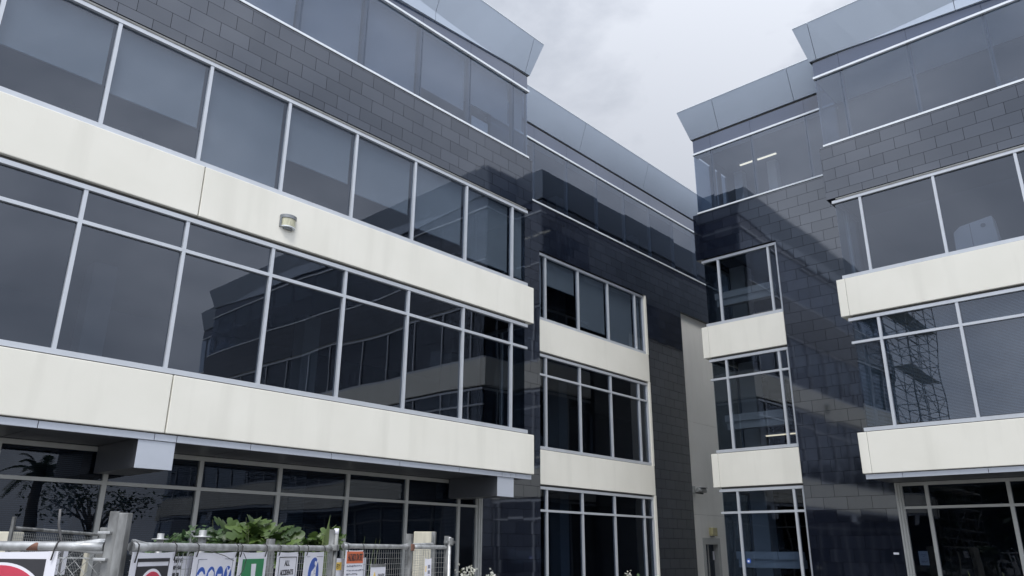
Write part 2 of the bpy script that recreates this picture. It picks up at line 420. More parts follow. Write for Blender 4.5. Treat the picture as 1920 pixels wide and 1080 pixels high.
    for e in (gl[0], gl[-1]):
        d = -1 if e == gl[0] else 1
        MB(m).box(*sorted((e+d*(-.05 if d < 0 else .0), e+d*.05 if d > 0 else e)), -.16, -.012, 0, GH+.036).box(*sorted((e+d*.055, e+d*.10)), -.16, .012, 0, GH+.036).build('jamb', 'dullframe', bld)

def cornice_joints(c0, c1):
    out = [c1-.20]
    x = c1-.20-3.44
    while x > c0+.5: out.append(x); x -= 3.44
    return sorted(out)
joints_strip = [5.531, 13.22, 13.686]

# ---- frames of the two wings: a along, b outward from the tiled wall, c up
PL, PR = 14.10, 20.50
mL = lambda a, b, c: Vector((a, PL-b, c))
mR = lambda a, b, c: Vector((PR-b, a, c))
BL, BR = 1.655, 1.60
left = empty('office_building', (3.5, 18, 0), 'long office building on the left, dark tiled, stepping back past its banded bay', 'building')
right = empty('office_building', (25, -4.6, 0), 'office building on the right with a glazed top corner and lit ceiling tubes inside', 'building')

gridL = [13.51-1.668*k for k in range(13)][::-1]         # mullion lines of the left bay
gridR = [5.45-1.70*k for k in range(13)][::-1]
nL = len(gridL)
def LI(k): return nL-k                                     # bay index counted from the right-hand end
Z3 = lambda z: z+EYE
# bays (index in lines list): bay i lies between lines[i-1] and lines[i] of the grid
b3 = {}
def bay_of(x):                                             # index of the bay that contains x
    L = [gridL[0]-9]+gridL+[gridL[-1]+9]
    for i in range(len(L)-1):
        if L[i] < x < L[i+1]: return i
for x, z in ((.9, 7.33), (2.7, 7.37), (4.4, 7.28), (6.1, 6.61), (7.7, 7.39), (9.4, 7.24), (11., 7.0), (12.7, 6.76), (13.8, 6.72)):
    b3[bay_of(x)] = Z3(z)
for x in (-.7,): b3[bay_of(x)] = Z3(7.3)
b4 = {i: LS4+.03 for i in range(bay_of(.9), bay_of(9.4)+1)}
b4[bay_of(11)] = Z3(10.73); b4[bay_of(12.7)] = Z3(11.07); b4[bay_of(13.9)] = Z3(11.1)
wing(mL, left, BL, (-7.2, 14.29), gridL, b3, b4, (), None, [-3.04, 5.302], False, 14.2,
     gridL[:]+[14.15], venetian0=set(range(0, 12)))
wing(mR, right, BR, (-15.85, 6.29), gridR, {}, {}, {11, 12, 13}, None, [-9.9, -1.9], True, 6.08,
     gridR[:]+[6.03], venetian0=())

def clad(m, bld, boxes):
    for a0, a1, z0, z1 in boxes:
        MB(m).box(a0, a1, -.28, 0, z0, z1).build('tile_cladding', 'tile', bld)

TOPW = FB3-.03
# left wing: wall plane with the recessed windows beyond the bay
WL0, WL1 = 16.51, 22.40
clad(mL, left, [(14.25, WL0, 0, LS4), (WL0, WL1, TOPW, LS4), (WL1, 24.74, 0, LS4), (24.74, 34, TOPW-.05, LS4), (-7.25, 14.25, GH+.036, SOF+.07),
                (-11.6, -7.25, 0, LS4)])
clad(mR, right, [(6.13, 8.39, 0, LS4), (8.39, 11.0, TOPW, LS4), (-15.4, 6.13, GH+.036, SOF+.07), (-17.7, -15.65, 0, LS4), (-20.1, -17.7, TOPW, LS4)])

def recessed(m, bld, a0, a1, mull, jamb_lo, jamb_hi, blinds=()):
    """windows and bands set between the piers; jamb_*: True for a metal jamb, False for a frameless glass corner"""
    o = -.115
    L = [a0]+mull+[a1]
    for i, (a, b) in enumerate(zip(L, L[1:])):
        f, l = i == 0, i == len(L)-2
        bl = blinds[i] if i < len(blinds) else None
        kw = dict(open_left=f and not jamb_lo, open_right=l and not jamb_hi, first=f, last=l, dep=.05)
        window(bld, m, a, b, o, S3, H3, blind=bl, **kw)
        window(bld, m, a, b, o, S2, H2, T2, **kw)
        window(bld, m, a, b, o, .08, H1, GT, glass='darkglass', **kw)
    return o

for (m, bld, lo, hi, mull, jl, jh) in ((mL, left, WL0+.02, WL1-.14, [16.883, 18.51, 20.135, 21.759], True, True),
                                      (mR, right, 8.43, 10.80, [8.694, 10.315], True, False),
                                      (mR, right, -20.0, -17.75, [-19.5, -17.98], False, True)):
    recessed(m, bld, lo, hi, mull, jl, jh, (S3+.08, H(7.74), H(6.78), S3+.08, S3+.08, S3+.08) if bld is left else ())
    e0 = lo-.02; e1 = hi+(.13 if jh else .21)
    if not jl: e0 = lo-.21
    for zt, zb in ((BT1, BB1), (BT2, BB2)):
        if bld is right and jh is False:
            MB(m).box(e0, e1-.212, -.5, -.02, zb, zt).build('spandrel_band', 'concrete', bld, .012)
            MB(m).box(e1-.206, e1, -3., -.02, zb, zt).build('spandrel_band', 'concrete', bld, .012)
            MB(m).box(e1-.213, e1-.205, -.4, -.032, zb+.012, zt-.012).build('joint_seal', 'seal', bld)
        else:
            MB(m).box(e0, e1, -.5, -.02, zb, zt).build('spandrel_band', 'concrete', bld, .012)
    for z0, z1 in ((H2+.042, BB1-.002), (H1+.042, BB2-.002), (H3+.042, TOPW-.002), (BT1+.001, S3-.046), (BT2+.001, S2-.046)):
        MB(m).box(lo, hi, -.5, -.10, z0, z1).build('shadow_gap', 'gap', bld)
# cream reveal on the far side of the left wing's recessed windows
MB(mL).box(WL1-.095, WL1-.002, -.27, -.015, 0, BB2-.003).box(WL1-.095, WL1-.002, -.27, -.015, BT2+.003, BB1-.003).box(WL1-.095, WL1-.002, -.27, -.015, BT1+.003, TOPW-.003).build('reveal', 'concrete', left)
# end glass of the right wing (seen edge-on and from inside)
for z0, z1 in ((S3, H3), (S2, H2), (.08, H1)):
    p = MB(mR).box(10.792, 10.80, -3.2, -.15, z0+.045, z1-.045).build('window', 'glass', right)
    MB(mR).box(10.78, 10.84, -3.2, -.16, z1-.045, z1+.042).box(10.78, 10.84, -3.2, -.16, z0-.045, z0+.045).box(10.76, 10.83, -1.75, -1.68, z0+.045, z1-.045).build('frame', 'frame', p)
MB(mR).box(10.72, 11.0, -13.5, -.285, TOPW, LS4).build('tile_cladding', 'tile', right)
MB(mR).box(10.5, 11.0, -5.7, -3.22, 0, TOPW-.002).build('tile_cladding', 'tile', right)
MB(mR).box(10.5, 10.94, -13.5, -5.705, 0, TOPW-.002).build('plaster_wall', 'plaster', right)  # unseen end wall, made pale plaster to bounce light into the gap

def upper(m, bld, a0, a1, joints, blinds, flare_end, cj):
    """top storey on the set-back wall"""
    tg = -.02
    MB(m).box(a0, a1, -.3, .03, LS4+.002, LS4+.05).build('flashing', 'flash', bld)
    MB(m).box(a0, a1+(.02 if flare_end else 0), -.3, .025, US4-.03, US4+.03).build('flashing', 'flash', bld)
    L = [a0]+joints+[a1]
    for i, (a, b) in enumerate(zip(L, L[1:])):
        p = MB(m).box(a+.005, b-.005, tg-.01, tg, LS4+.048, US4-.028).build('window', 'topglass', bld)
        if i < len(L)-2: MB(m).box(b-.04, b+.04, tg-.11, tg-.014, LS4+.05, US4-.03).build('mullion', 'jointdark', p)
        if i in blinds: MB(m).box(a+.05, b-.05, tg-.16, tg-.155, LS4+.05, US4-.03).build('blind', 'dimblind', p)
        MB(m).box(a+.003, b-.003, tg-.03, tg-.002, US4+.03, CB-.075).build('spandrel_glass', 'spandrel', bld)
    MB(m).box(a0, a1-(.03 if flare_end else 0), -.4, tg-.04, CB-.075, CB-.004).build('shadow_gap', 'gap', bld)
    js = [a0]+cj+[a1+(.06 if flare_end else 0)]
    for i, (a, b) in enumerate(zip(js, js[1:])):
        a += .007 if i else 0; b -= .007 if i < len(js)-2 else 0
        mb = MB(m); cols = []
        for k, s in ((0, a), (1, b)):
            fl = .26 if flare_end and i == len(js)-2 and k == 1 else 0
            cols.append([mb.v((s, -.15, CB)), mb.v((s, .0, CB)), mb.v((s+fl, .33, CT)), mb.v((s+fl, -.1, CT+.02)), mb.v((s, -.4, CT-.1))])
        for q in range(4): mb.bm.faces.new([cols[0][q], cols[0][q+1], cols[1][q+1], cols[1][q]])
        mb.bm.faces.new(cols[0][::-1]); mb.bm.faces.new(cols[1])
        cp = mb.build('cornice', 'cornice', bld)
        MB(m).box(a, b+(.25 if flare_end and i == len(js)-2 else 0), .25, .342, CT+.006, CT+.028).build('sky_glow_rim', 'flash', cp)  # bright rim of sky glow, built as a pale strip
    MB(m).box(a0, a1-.1, -13.5, -.16, CB+.02, CT-.12).build('roof', 'roof', bld)
    if flare_end:
        s = a1+.06; mb = MB(m)
        a = [mb.v((s, -.002, CB)), mb.v((s+.26, .328, CT)), mb.v((s-.1, .1, CT)), mb.v((s-.1, -.1, CB))]
        b = [mb.v((s, -13.5, CB)), mb.v((s+.26, -13.5, CT)), mb.v((s-.1, -13.5, CT)), mb.v((s-.1, -13.5, CB))]
        for k in range(4): mb.bm.faces.new([a[k], a[(k+1) % 4], b[(k+1) % 4], b[k]])
        mb.bm.faces.new(a[::-1]); mb.bm.faces.new(b); mb.build('cornice', 'cornice', bld)

upper(mL, left, 14.3, 33.5, [16.3+1.66*k for k in range(10)], (), False, [18.64, 22.54, 26.4, 30.2])
upper(mR, right, 6.2, 10.82, [7.09, 8.807, 10.2], (), True, [7.34, 9.85])
upper(mR, right, -20.1, -15.8, [-19.5, -18.2, -16.6], (), False, [-18.2])
# end of the right wing's top storey: glass with posts, open to the sky behind
ends = MB(mR).box(10.80, 10.812, -3.0, -.04, LS4+.05, US4-.03).build('window', 'topglass', right)
MB(mR).box(10.74, 10.80, -1.10, -.98, LS4+.05, US4-.03).box(10.74, 10.80, -1.72, -1.5, LS4+.05, US4-.03).box(10.74, 10.80, -3.0, -2.1, LS4+.05, US4-.03).build('mullion', 'jointdark', ends)
MB(mR).box(10.77, 10.80, -13.5, -.06, US4+.03, CB-.01).build('spandrel_glass', 'spandrel', right)
MB(mR).box(10.6, 10.80, -13.5, -3.02, LS4+.05, US4).build('end_wall', 'inside', right)

# plastered wall beyond the left wing's windows, with a door
MB(mL).box(24.74, 34, -.42, -.12, H(4.508), TOPW-.055).build('plaster_wall', 'plaster', left)
MB(mL).box(24.74, 34, -.42, -.12, H(1.233), H(4.500)).build('plaster_wall', 'plaster', left)
DX0, DX1, DZ = 25.43, 26.65, H(.447)
MB(mL).box(24.74, DX0-.002, -.42, -.12, 0, H(1.225)).box(DX1+.002, 34, -.42, -.12, 0, H(1.225)).box(DX0-.002, DX1+.002, -.42, -.12, DZ+.002, H(1.225)).build('plaster_wall', 'plaster', left)
MB(mL).box(24.745, 34, -.43, -.14, H(1.2255), H(1.2325)).box(24.745, 34, -.43, -.14, H(4.5005), H(4.5075)).build('joint_seal', 'seal', left)
door = MB(mL).box(DX0+.17, DX1-.17, -.30, -.29, .05, DZ-.22).build('door', 'darkglass', left)
MB(mL).box(DX0, DX0+.17, -.36, -.10, 0, DZ).box(DX1-.17, DX1, -.36, -.10, 0, DZ).box(DX0+.17, DX1-.17, -.36, -.10, DZ-.22, DZ).box((DX0+DX1)/2-.03, (DX0+DX1)/2+.03, -.32, -.26, .05, DZ-.22).build('frame', 'dullframe', door, .006)
MB(mL).box(DX1-.27, DX1-.20, -.285, -.24, 1.55, 1.85).build('push_plate', 'white', door)

# rooms behind the glass
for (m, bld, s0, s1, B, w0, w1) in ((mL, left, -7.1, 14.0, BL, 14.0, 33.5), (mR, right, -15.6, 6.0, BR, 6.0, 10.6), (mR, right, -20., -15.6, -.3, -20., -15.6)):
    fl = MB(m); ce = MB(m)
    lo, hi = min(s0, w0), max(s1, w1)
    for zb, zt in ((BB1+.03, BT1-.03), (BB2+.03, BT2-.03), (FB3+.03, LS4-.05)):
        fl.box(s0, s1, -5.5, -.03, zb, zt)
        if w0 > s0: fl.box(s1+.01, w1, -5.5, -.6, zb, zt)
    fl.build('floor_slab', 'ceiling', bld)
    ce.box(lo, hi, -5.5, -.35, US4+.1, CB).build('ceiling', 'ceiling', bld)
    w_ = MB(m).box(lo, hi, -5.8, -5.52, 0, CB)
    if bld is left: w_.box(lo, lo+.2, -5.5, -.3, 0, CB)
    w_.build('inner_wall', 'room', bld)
    c_ = MB(m)
    for k in range(int(lo)+2, int(hi)-1 if bld is left else int(hi)-4, 5):
        for zb, zt in ((0, BB2+.03), (BT2-.03, BB1+.03), (BT1-.03, FB3+.03), (LS4-.05, US4+.1)): c_.box(k, k+.45, -2.6, -2.15, zb+.002, zt-.002)
    c_.build('column', 'inside', bld)

# what shows inside the right wing's set-back rooms: a pale column and two-tier trunking under each window
for z, (zl, zh) in ((7.606, (BT1, FB3)), (3.81, (BT2, BB1+.03)), (0., (.1, BB2))):
    MB(mR).box(9.50, 10.70, -.62, -.46, H(z)-.20, H(z)).build('trunking', 'blind', right)
    MB(mR).box(8.80, 9.47, -.62, -.46, H(z)-.20, H(z)).build('trunking', 'blind', right)
    MB(mR).box(8.80, 10.66, -.72, -.50, H(z)-.42, H(z)-.202).build('trunking', 'blind', right)
    MB(mR).box(10.10, 10.60, -1.9, -1.4, zl, zh).build('column', 'blind', right)

MB(mR).box(9.0, 9.3, -2.5, -2.2, LS4-.04, US4+.09).build('column', 'blind', right)
MB(mR).box(10.2, 10.5, -2.5, -2.2, LS4-.04, US4+.09).build('column', 'blind', right)

# beams that carry the bay, boxed in metal at the front
for m, bld, B, spans in ((mL, left, BL, ((4.94, 5.53), (13.09, 13.64), (-3.4, -2.8))), (mR, right, BR, ((-2.5, -1.95), (-10.6, -10.05)))):
    for a, b in spans:
        bm_ = MB(m).box(a+.004, b-.004, -.02, B-.05, H(1.165), SOF-.004).build('beam', 'soffit', bld, .006)
        MB(m).box(a, b, B-.045, B-.03, H(1.16), STRIP0-.006).build('end_cap', 'strip', bm_, .003)

# ------------------------------------------------------------------ fittings on the buildings
def wall_lamp():
    r = empty('wall_lamp', mL(7.04, BL+.046, H(5.82)), 'half-round grey and yellowed lamp on the upper white band', 'wall lamp')
    def half(r0, z0, z1, mat, nm):
        mb = MB(); c = mL(7.04, BL+.047, 0); n = 14
        a = [(c.x+r0*math.cos(math.pi*k/n), c.y-r0*.85*math.sin(math.pi*k/n)) for k in range(n+1)]
        top = [mb.v((x, y, z1)) for x, y in a]; bot = [mb.v((x, y, z0)) for x, y in a]
        mb.bm.faces.new(top); mb.bm.faces.new(bot[::-1])
        for k in range(n): mb.bm.faces.new([top[k], top[k+1], bot[k+1], bot[k]])
        mb.bm.faces.new([top[0], bot[0], bot[n], top[n]])
        mb.build(nm, mat, r, .004)
    half(.165, H(6.005), H(6.075), 'lampcap', 'cap'); half(.15, H(5.845), H(6.004), 'lens', 'lens'); half(.155, H(5.825), H(5.844), 'flash', 'rim')
    half(.10, H(5.795), H(5.824), 'lampcap', 'base')
    MB(mL).box(6.86, 6.885, BL+.046, BL+.085, H(5.82), H(6.06)).build('bracket', 'lampcap', r)
wall_lamp()
r = empty('wall_light', mL(26.1, -.1, H(.5)), 'square yellowed light on the plaster wall above the narrow door', 'wall light')
MB(mL).box(25.93, 26.28, -.119, .03, H(.52), H(.80)).build('lens', 'amber', r, .02)
MB(mL).box(25.96, 26.25, -.119, -.09, H(.485), H(.518)).build('base', 'lampcap', r)
r = empty('security_camera', mL(25.1, -.1, H(2.0)), 'small grey camera unit high on the plaster wall beside the dark tiles', 'camera')
MB(mL).box(24.86, 25.0, -.119, -.02, H(1.92), H(2.18)).build('bracket', 'dullframe', r, .01)
MB(mL).tube([(25.02, .04, H(2.06)), (25.42, .14, H(2.04))], .075, 12).build('camera_body', 'dullframe', r)
MB(mL).tube([(25.0, -.02, H(1.96)), (25.3, .1, H(1.94))], .03, 8).build('arm', 'gap', r)
MB(mL).box(25.1, 25.44, .06, .22, H(2.12), H(2.14)).build('sunshield', 'lampcap', r)

o = MB(mR).box(6.255, 6.375, .001, .012, H(-.045), H(.002)).build('name_plate', 'white'); tag(o, 'tiny white plate on the dark tiles beside the right entrance glazing', 'plate')
r = empty('paper_notice', mR(5.75, -.1, H(-.28)), 'grey printed notice taped inside the narrow right ground floor pane', 'notice')
MB(mR).box(5.655, 5.86, -.136, -.132, H(-.275), H(.038)).build('sheet', 'white', r)
ln = MB(mR)
for k, (w, z) in enumerate(((.10, -.045), (.05, -.08), (.15, -.14), (.16, -.18), (.14, -.195), (.12, -.22))): ln.box(5.757-w/2, 5.757+w/2, -.1315, -.1305, H(z)-.004, H(z)+.004)
ln.build('print', 'ink', r)
o = MB(mR).disc(10.17, H(-.245), .065, .065, -.1145, -.111).build('round_sticker', 'blue'); tag(o, 'small round blue sticker on the set-back ground floor glass', 'sticker')
w_ = MB(mR).box(10.15, 10.2, -.1108, -.1098, H(-.275), H(-.225)).build('mark', 'white', o)
o = MB(mL).box(12.15, 12.76, BL-.26, BL-.25, H(10.32), H(10.80)).build('paper_sheet', 'paper'); tag(o, 'pale sheet standing inside the top storey window of the left building', 'sheet')
# cupboard standing behind a right-hand window
r = empty('cupboard', mR(3.2, BR-.9, BT1), 'pale cabinet back standing against a third storey window on the right', 'cupboard')
MB(mR).prism([(2.72, BT1), (3.62, BT1), (3.60, H(7.12)), (3.45, H(7.24)), (2.78, H(7.33))], BR-.75, BR-.30).build('body', 'white', r, .01)
MB(mR).box(3.24, 3.25, BR-.301, BR-.297, BT1, H(7.25)).disc(2.98, H(7.14), .055, .05, BR-.30, BR-.297).build('cut_out', 'ink', r)
# pot plant behind a left window
r = empty('pot_plant', mL(3.15, BL-.4, BT1), 'rounded green pot plant behind the upper left window', 'plant')
mb = MB()
for k in range(60):
    c = mL(3.16, BL-.38, H(6.66))+Vector((random.gauss(0, .07), random.gauss(0, .05), abs(random.gauss(0, .10))))
    d = Vector((random.uniform(-1, 1), random.uniform(-1, 1), random.uniform(0, 1))).normalized()*.06; e = d.orthogonal().normalized()*.03
    mb.bm.faces.new([mb.bm.verts.new(p) for p in (c-d, c+e, c+d, c-e)])
mb.build('foliage', 'leaf', r, recalc=False)
MB(mL).tube([(3.16, BL-.38, BT1), (3.16, BL-.38, BT1+.2)], [.07, .09], 12).build('pot', 'cream', r)
# lit ceiling tubes
def tube_light(lab, x, y0, y1, z):
    r = empty('ceiling_light', (x, (y0+y1)/2, z), lab, 'ceiling light', 'lit fluorescent tubes inside the right building')
    MB().box(x-.03, x+.03, y0, y1, z, z+.03).build('tube', 'lamp', r)
    MB().box(x-.05, x+.05, y0, y1, z+.032, z+.07).build('housing', 'white', r)
tube_light('lit tube in the top corner room, the longer and left one of two', 22, 9.42, 9.92, H(12.235))
tube_light('lit tube in the top corner room, the right one beside the dark post', 22, 8.66, 9.30, H(12.225))
tube_light('lit tube low behind the third storey set-back window', 21.6, 8.64, 9.79, H(6.866))
tube_light('lit tube low behind the second storey set-back window', 21.6, 8.64, 9.77, H(3.178))

# ------------------------------------------------------------------ ground
g = MB().box(-400, 400, -400, 400, -.5, 0).build('ground', 'asphalt'); g['kind'] = 'structure'
g = MB().box(-8, PR+1, 9.5, PL+2, .0, .09).build('pavement', 'paving', None, .01); g['kind'] = 'structure'

# ------------------------------------------------------------------ site fence
def frame_of(A, B):
    A = Vector(A); B = Vector(B); e = (B-A); L = e.length; e.normalize(); ex = Vector((e.x, e.y, 0)).normalized()
    n = Vector((ex.y, -ex.x, 0))                      # towards the viewpoint
    return L, (lambda a, b, c: A+e*a+n*b+Vector((0, 0, c)))

def fence(A, B, label, lo_post, hi_post, grid=.05, diamond=False, rail=.021, H_=1.78, post=.022, flat=True, cap=None, mat='galv', lo_s=-.03):
    L, m = frame_of(A, B)
    r = empty('site_fence', m(0, 0, -A[2]), label, 'fence', 'wire site fence panels in front of the left building')
    rl = MB(m); n = 14
    pts = [(L*k/n, 0, 0) for k in range(n+1)]
    rl.tube(pts, rail, 14); rl.build('top_rail', mat, r)
    for s, top in ((lo_s, lo_post), (L+.03, hi_post)):
        if top is None: continue
        MB(m).box(s-post, s+post, -post, post, -H_, top).build('post', 'old' + mat if mat == 'galv' else mat, r, .004)
    if flat:                                          # squashed rail ends clipped to the post
        for s, d in ((0, 1), (L, -1)):
            mb = MB(m); rings = []
            for k, (x, ry, rz) in enumerate(((.0, .008, .034), (.03, .009, .034), (.09, .017, .026), (.13, rail+.001, rail+.001))):
                rings.append([mb.v((s+d*x, ry*math.sin(t*math.pi/6), rz*math.cos(t*math.pi/6))) for t in range(12)])
            for P, Q in zip(rings, rings[1:]):
                for t in range(12): mb.bm.faces.new([P[t], P[(t+1) % 12], Q[(t+1) % 12], Q[t]])
            mb.bm.faces.new(rings[0]); mb.bm.faces.new(rings[-1][::-1])
            mb.build('rail_end', mat, r)
    w = MB(m)
    if diamond:
        k = -H_
        while k < L:
            a0, c0 = max(k, 0), -.04-max(0, -k)*1.0; a1 = min(k+H_-.06, L)
            if a1 > a0:
                w.wire((a0, -.004, -.04-(a0-k)), (a1, -.004, -.04-(a1-k)), .0016)
                w.wire((a0, .004, -H_+.04+(a0-k)), (a1, .004, -H_+.04+(a1-k)), .0016)
            k += .055
        for c in (.05, .42, .8, 1.2): w.wire((0, 0, -c), (L, 0, -c), .003)
        for a in (.52, .79, .86): w.wire((a, .0, -.04), (a, 0, -H_+.05), .003)
    else:
        a = grid/2
        while a < L: w.wire((a, 0, -.03), (a, 0, -H_+.08), .0019); a += grid
        c = .06
        while c < H_-.1: w.wire((0, .003, -c), (L, .003, -c), .0019); c += grid
    w.build('wire_mesh', 'wire', r)
    if cap:
        MB(m).tube([(L+.045, .03, -H_), (L+.045, .03, cap-.05)], .021, 12).build('standard', 'oldgalv', r)
        MB(m).tube([(L+.045, .03, cap-.049), (L+.045, .03, cap)], .0215, 12).build('cap', 'white', r)
        MB(m).box(L+.0, L+.085, -.03, .055, -.02, .03).build('clamp', 'oldgalv', r, .006)
    return r, L, m

F1, L1, m1 = fence((.30, 4.995, 1.85), (1.462, 3.880, 1.85), 'nearest wire site fence panel at far left, rust patch on its rail', None, .155, diamond=True)
F2, L2, m2 = fence((1.575, 3.862, 1.85), (4.07, 5.861, 1.85), 'long wire site fence panel hung with white safety signs', .148, .155, cap=.165, lo_s=-.088)
F3, L3, m3 = fence((4.22, 5.886, 1.87), (5.475, 6.50, 1.87), 'short wire site fence panel with the orange hazard board', None, .13, post=.03)
F4, L4, m4 = fence((5.564, 6.509, 1.87), (6.14, 6.647, 1.87), 'narrow end panel of the wire site fence before the pale timber post', None, .12, flat=False)
F5, L5, m5 = fence((2.388, 8.556, 2.01), (3.543, 9.508, 1.975), 'thin dark wire fence panel standing behind the nearest fence at far left', .10, .02, grid=.03, H_=1.95, rail=.016, post=.014, flat=False, mat='oldgalv')
F6, L6, m6 = fence((5.66, 6.70, 1.885), (6.22, 6.95, 1.90), 'second end panel of the wire site fence just behind the first', None, .14, flat=False)
# rust patch and couplers as parts
L_, mm = L1, m1
def patch(m, a0, a1, r, mat, parent, name):
    mb = MB(m); n = 8; rows = []
    for k in range(n+1):
        a = a0+(a1-a0)*k/n; half = .25+1.15*min(1, (k+.3)/n*1.3) if k < n else 1.2
        rows.append([mb.v((a, r*math.cos(t), r*math.sin(t))) for t in [(-1.05+ (half)*j/5*1.35) for j in range(6)]])
    for P, Q in zip(rows, rows[1:]):
        for j in range(5): mb.bm.faces.new([P[j], P[j+1], Q[j+1], Q[j]])
    mb.build(name, mat, parent)
patch(m1, L1-.335, L1-.285, .0217, 'rust', F1, 'rust_patch')
for m, par, spots in ((m1, F1, ((L1+.0, .06), (L1-.0, -.055))),):
    for a, c in spots: MB(m).box(a-.02, a+.035, .02, .05, c-.006, c+.006).build('clamp', 'galv', par, .003)
MB(m1).box(L1-.06, L1-.02, -.10, -.06, -1.7, .085).build('brace_post', 'oldgalv', F1, .003)
MB(m3).box(L3+.01, L3+.075, -.02, .045, -.04, .03).build('clamp', 'rust', F3, .006)
MB(m4).tube([(L4+.05, .02, -1.8), (L4+.05, .02, .11)], .022, 10).build('standard', 'galv', F4)
MB(m4).box(L4-.02, L4+.16, -.01, .03, .04, .07).box(L4+.03, L4+.075, .03, .06, .02, .10).build('coupler', 'oldgalv', F4, .006)

# ---- signs
def sheet(name, label, cat, m, parent_loc, a0, a1, top, h, skew=0., curl=.0, mat='white'):
    r = empty(name, m((a0+a1)/2, .012, top-h), label, cat)
    mb = MB(m); n, q = 8, 8; G = []
    ph = a0*7
    for i in range(n+1):
        row = []
        for j in range(q+1):
            a = a0+(a1-a0)*i/n+skew*j/q; c = top-h*j/q-.006*math.sin(math.pi*i/n)*(1 if j == 0 else .2)
            b = .014+curl*math.sin(2.2*i/n*math.pi+ph)*(.35+.65*j/q)
            row.append((a, b, c))
        G.append(row)
    F = [[mb.v(p) for p in row] for row in G]; K = [[mb.v((a, b-.003, c)) for a, b, c in row] for row in G]
    for i in range(n):
        for j in range(q):
            mb.bm.faces.new([F[i][j], F[i][j+1], F[i+1][j+1], F[i+1][j]]); mb.bm.faces.new([K[i][j], K[i+1][j], K[i+1][j+1], K[i][j+1]])
    for i in range(n):
        mb.bm.faces.new([F[i][0], F[i+1][0], K[i+1][0], K[i][0]]); mb.bm.faces.new([F[i][q], K[i][q], K[i+1][q], F[i+1][q]])
        mb.bm.faces.new([F[0][i], K[0][i], K[0][i+1], F[0][i+1]]); mb.bm.faces.new([F[n][i], F[n][i+1], K[n][i+1], K[n][i]])
    for f in mb.bm.faces: f.smooth = False
    mb.build('sheet', mat, r)
    def mg(a, b, c):                                  # graphics ride on the sheet's own bends
        t = (a-a0)/(a1-a0)
        return m(a+skew*(top-c)/h, b+curl*math.sin(2.2*t*math.pi+ph)*(.35+.65*(top-c)/h), c)
    return r, mg

def tie(m, a, r, parent, drop=.055, lean=.0):
    pts = [(a+lean*.1, -.02, .012), (a, .0, .026), (a, .022, .010), (a+lean*.3, .026, -.012), (a+lean, .024, -drop)]
    MB(m).tube(pts, .0035, 6).build('cable_tie', 'tie', parent)

def ring_frame(mb, a0, a1, c0, c1, w, b0, b1):
    mb.box(a0, a1, b0, b1, c1-w, c1); mb.box(a0, a0+w, b0, b1, c0, c1-w); mb.box(a1-w, a1, b0, b1, c0, c1-w)
    return mb

f0, f1, f2, f3 = .0145, .0165, .0185, .0205
dL = L1-.927          # the nearest panel starts farther left than its measured part
def A1(x): return x+dL
s, mg = sheet('site_sign', 'white sign with a big red disc on black, at the far left of the fence', 'sign', m1, None, A1(.12), A1(.735), -.021, .62, curl=.002)
MB(mg).box(A1(.17), A1(.688), f0, f1, -.56, -.055).build('panel', 'black', s)
MB(mg).disc(A1(.50), -.285, .225, .215, f1, f2, 64).build('ring', 'white', s)
MB(mg).disc(A1(.50), -.285, .213, .203, f2, f3, 64).build('disc', 'red', s)
tie(m1, A1(.725), .02, s, .06, -.012)

s, mg = sheet('site_sign', 'white sign with a small red disc in a black frame beside the steel post', 'sign', m2, None, .0, .41, -.022, .6, skew=-.03, curl=.003)
ring_frame(MB(mg), .05, .36, -.5, -.052, .004, f0, f1).build('border', 'black', s)
MB(mg).box(.05, .36, f0, f1, -.068, -.056).build('bar', 'black', s)
MB(mg).box(.055, .355, f0, f1, -.5, -.088).build('panel', 'black', s)
MB(mg).disc(.205, -.235, .135, .135, f1, f2, 48).build('ring', 'white', s)
MB(mg).disc(.205, -.235, .122, .122, f2, f3, 48).build('disc', 'red', s)
tie(m2, .03, .02, s, .07, -.02); tie(m2, .40, .02, s, .065, -.015)

r, mg = sheet('fence_hire_sign', 'white fence hire sign with black phone lettering, behind the wires', 'sign', (lambda a, b, c: m2(a, b-.035, c)), None, .18, .86, -.04, .16)
for k, (tx, sz) in enumerate((('FAHEY FE', .030), ('HIRE+SA', .030), ('0800 00', .030))):
    text_mesh(tx, mg, .445, -.068-.0355*k, sz*.98, f0+.001, .002, 1.0, 'LEFT', 1.05).build('lettering', 'black', r)
MB(mg).box(.20, .84, f0, f1, -.20, -.185).build('bar', 'black', r)

s, mg = sheet('safety_sign', 'white sign with four blue protective gear discs, widest on the long panel', 'sign', m2, None, .635, 1.20, -.024, .62, skew=-.05, curl=.006)
ring_frame(MB(mg), .69, 1.155, -.45, -.062, .003, f0, f1).build('border', 'ink', s)
for k in range(4):
    a = .745+.118*k
    d = MB(mg).disc(a, -.165, .053, .062, f0, f1, 40).build('disc', 'blue', s)
    p = MB(mg)
    if k == 0: p.disc(a, -.16, .03, .034, f1, f2, 20); p.box(a-.04, a+.04, f1, f2+.001, -.158, -.142)
    elif k == 1: p.prism([(a-.036, -.165), (a-.03, -.135), (a, -.118), (a+.03, -.135), (a+.036, -.165)], f1, f2)
    elif k == 2: p.box(a-.008, a+.022, f1, f2, -.22, -.15); p.box(a-.03, a+.022, f1, f2, -.16, -.145)
    else: p.prism([(a-.006, -.21), (a+.012, -.21), (a+.012, -.125), (a-.006, -.125)], f1, f2); p.prism([(a+.012, -.16), (a+.03, -.12), (a+.022, -.115), (a+.012, -.14)], f1, f2); p.prism([(a-.006, -.15), (a-.026, -.115), (a-.02, -.11), (a-.006, -.135)], f1, f2)
    p.build('pictogram', 'white', d)
tie(m2, .655, .02, s, .05, -.02); tie(m2, 1.185, .02, s, .055, -.03)
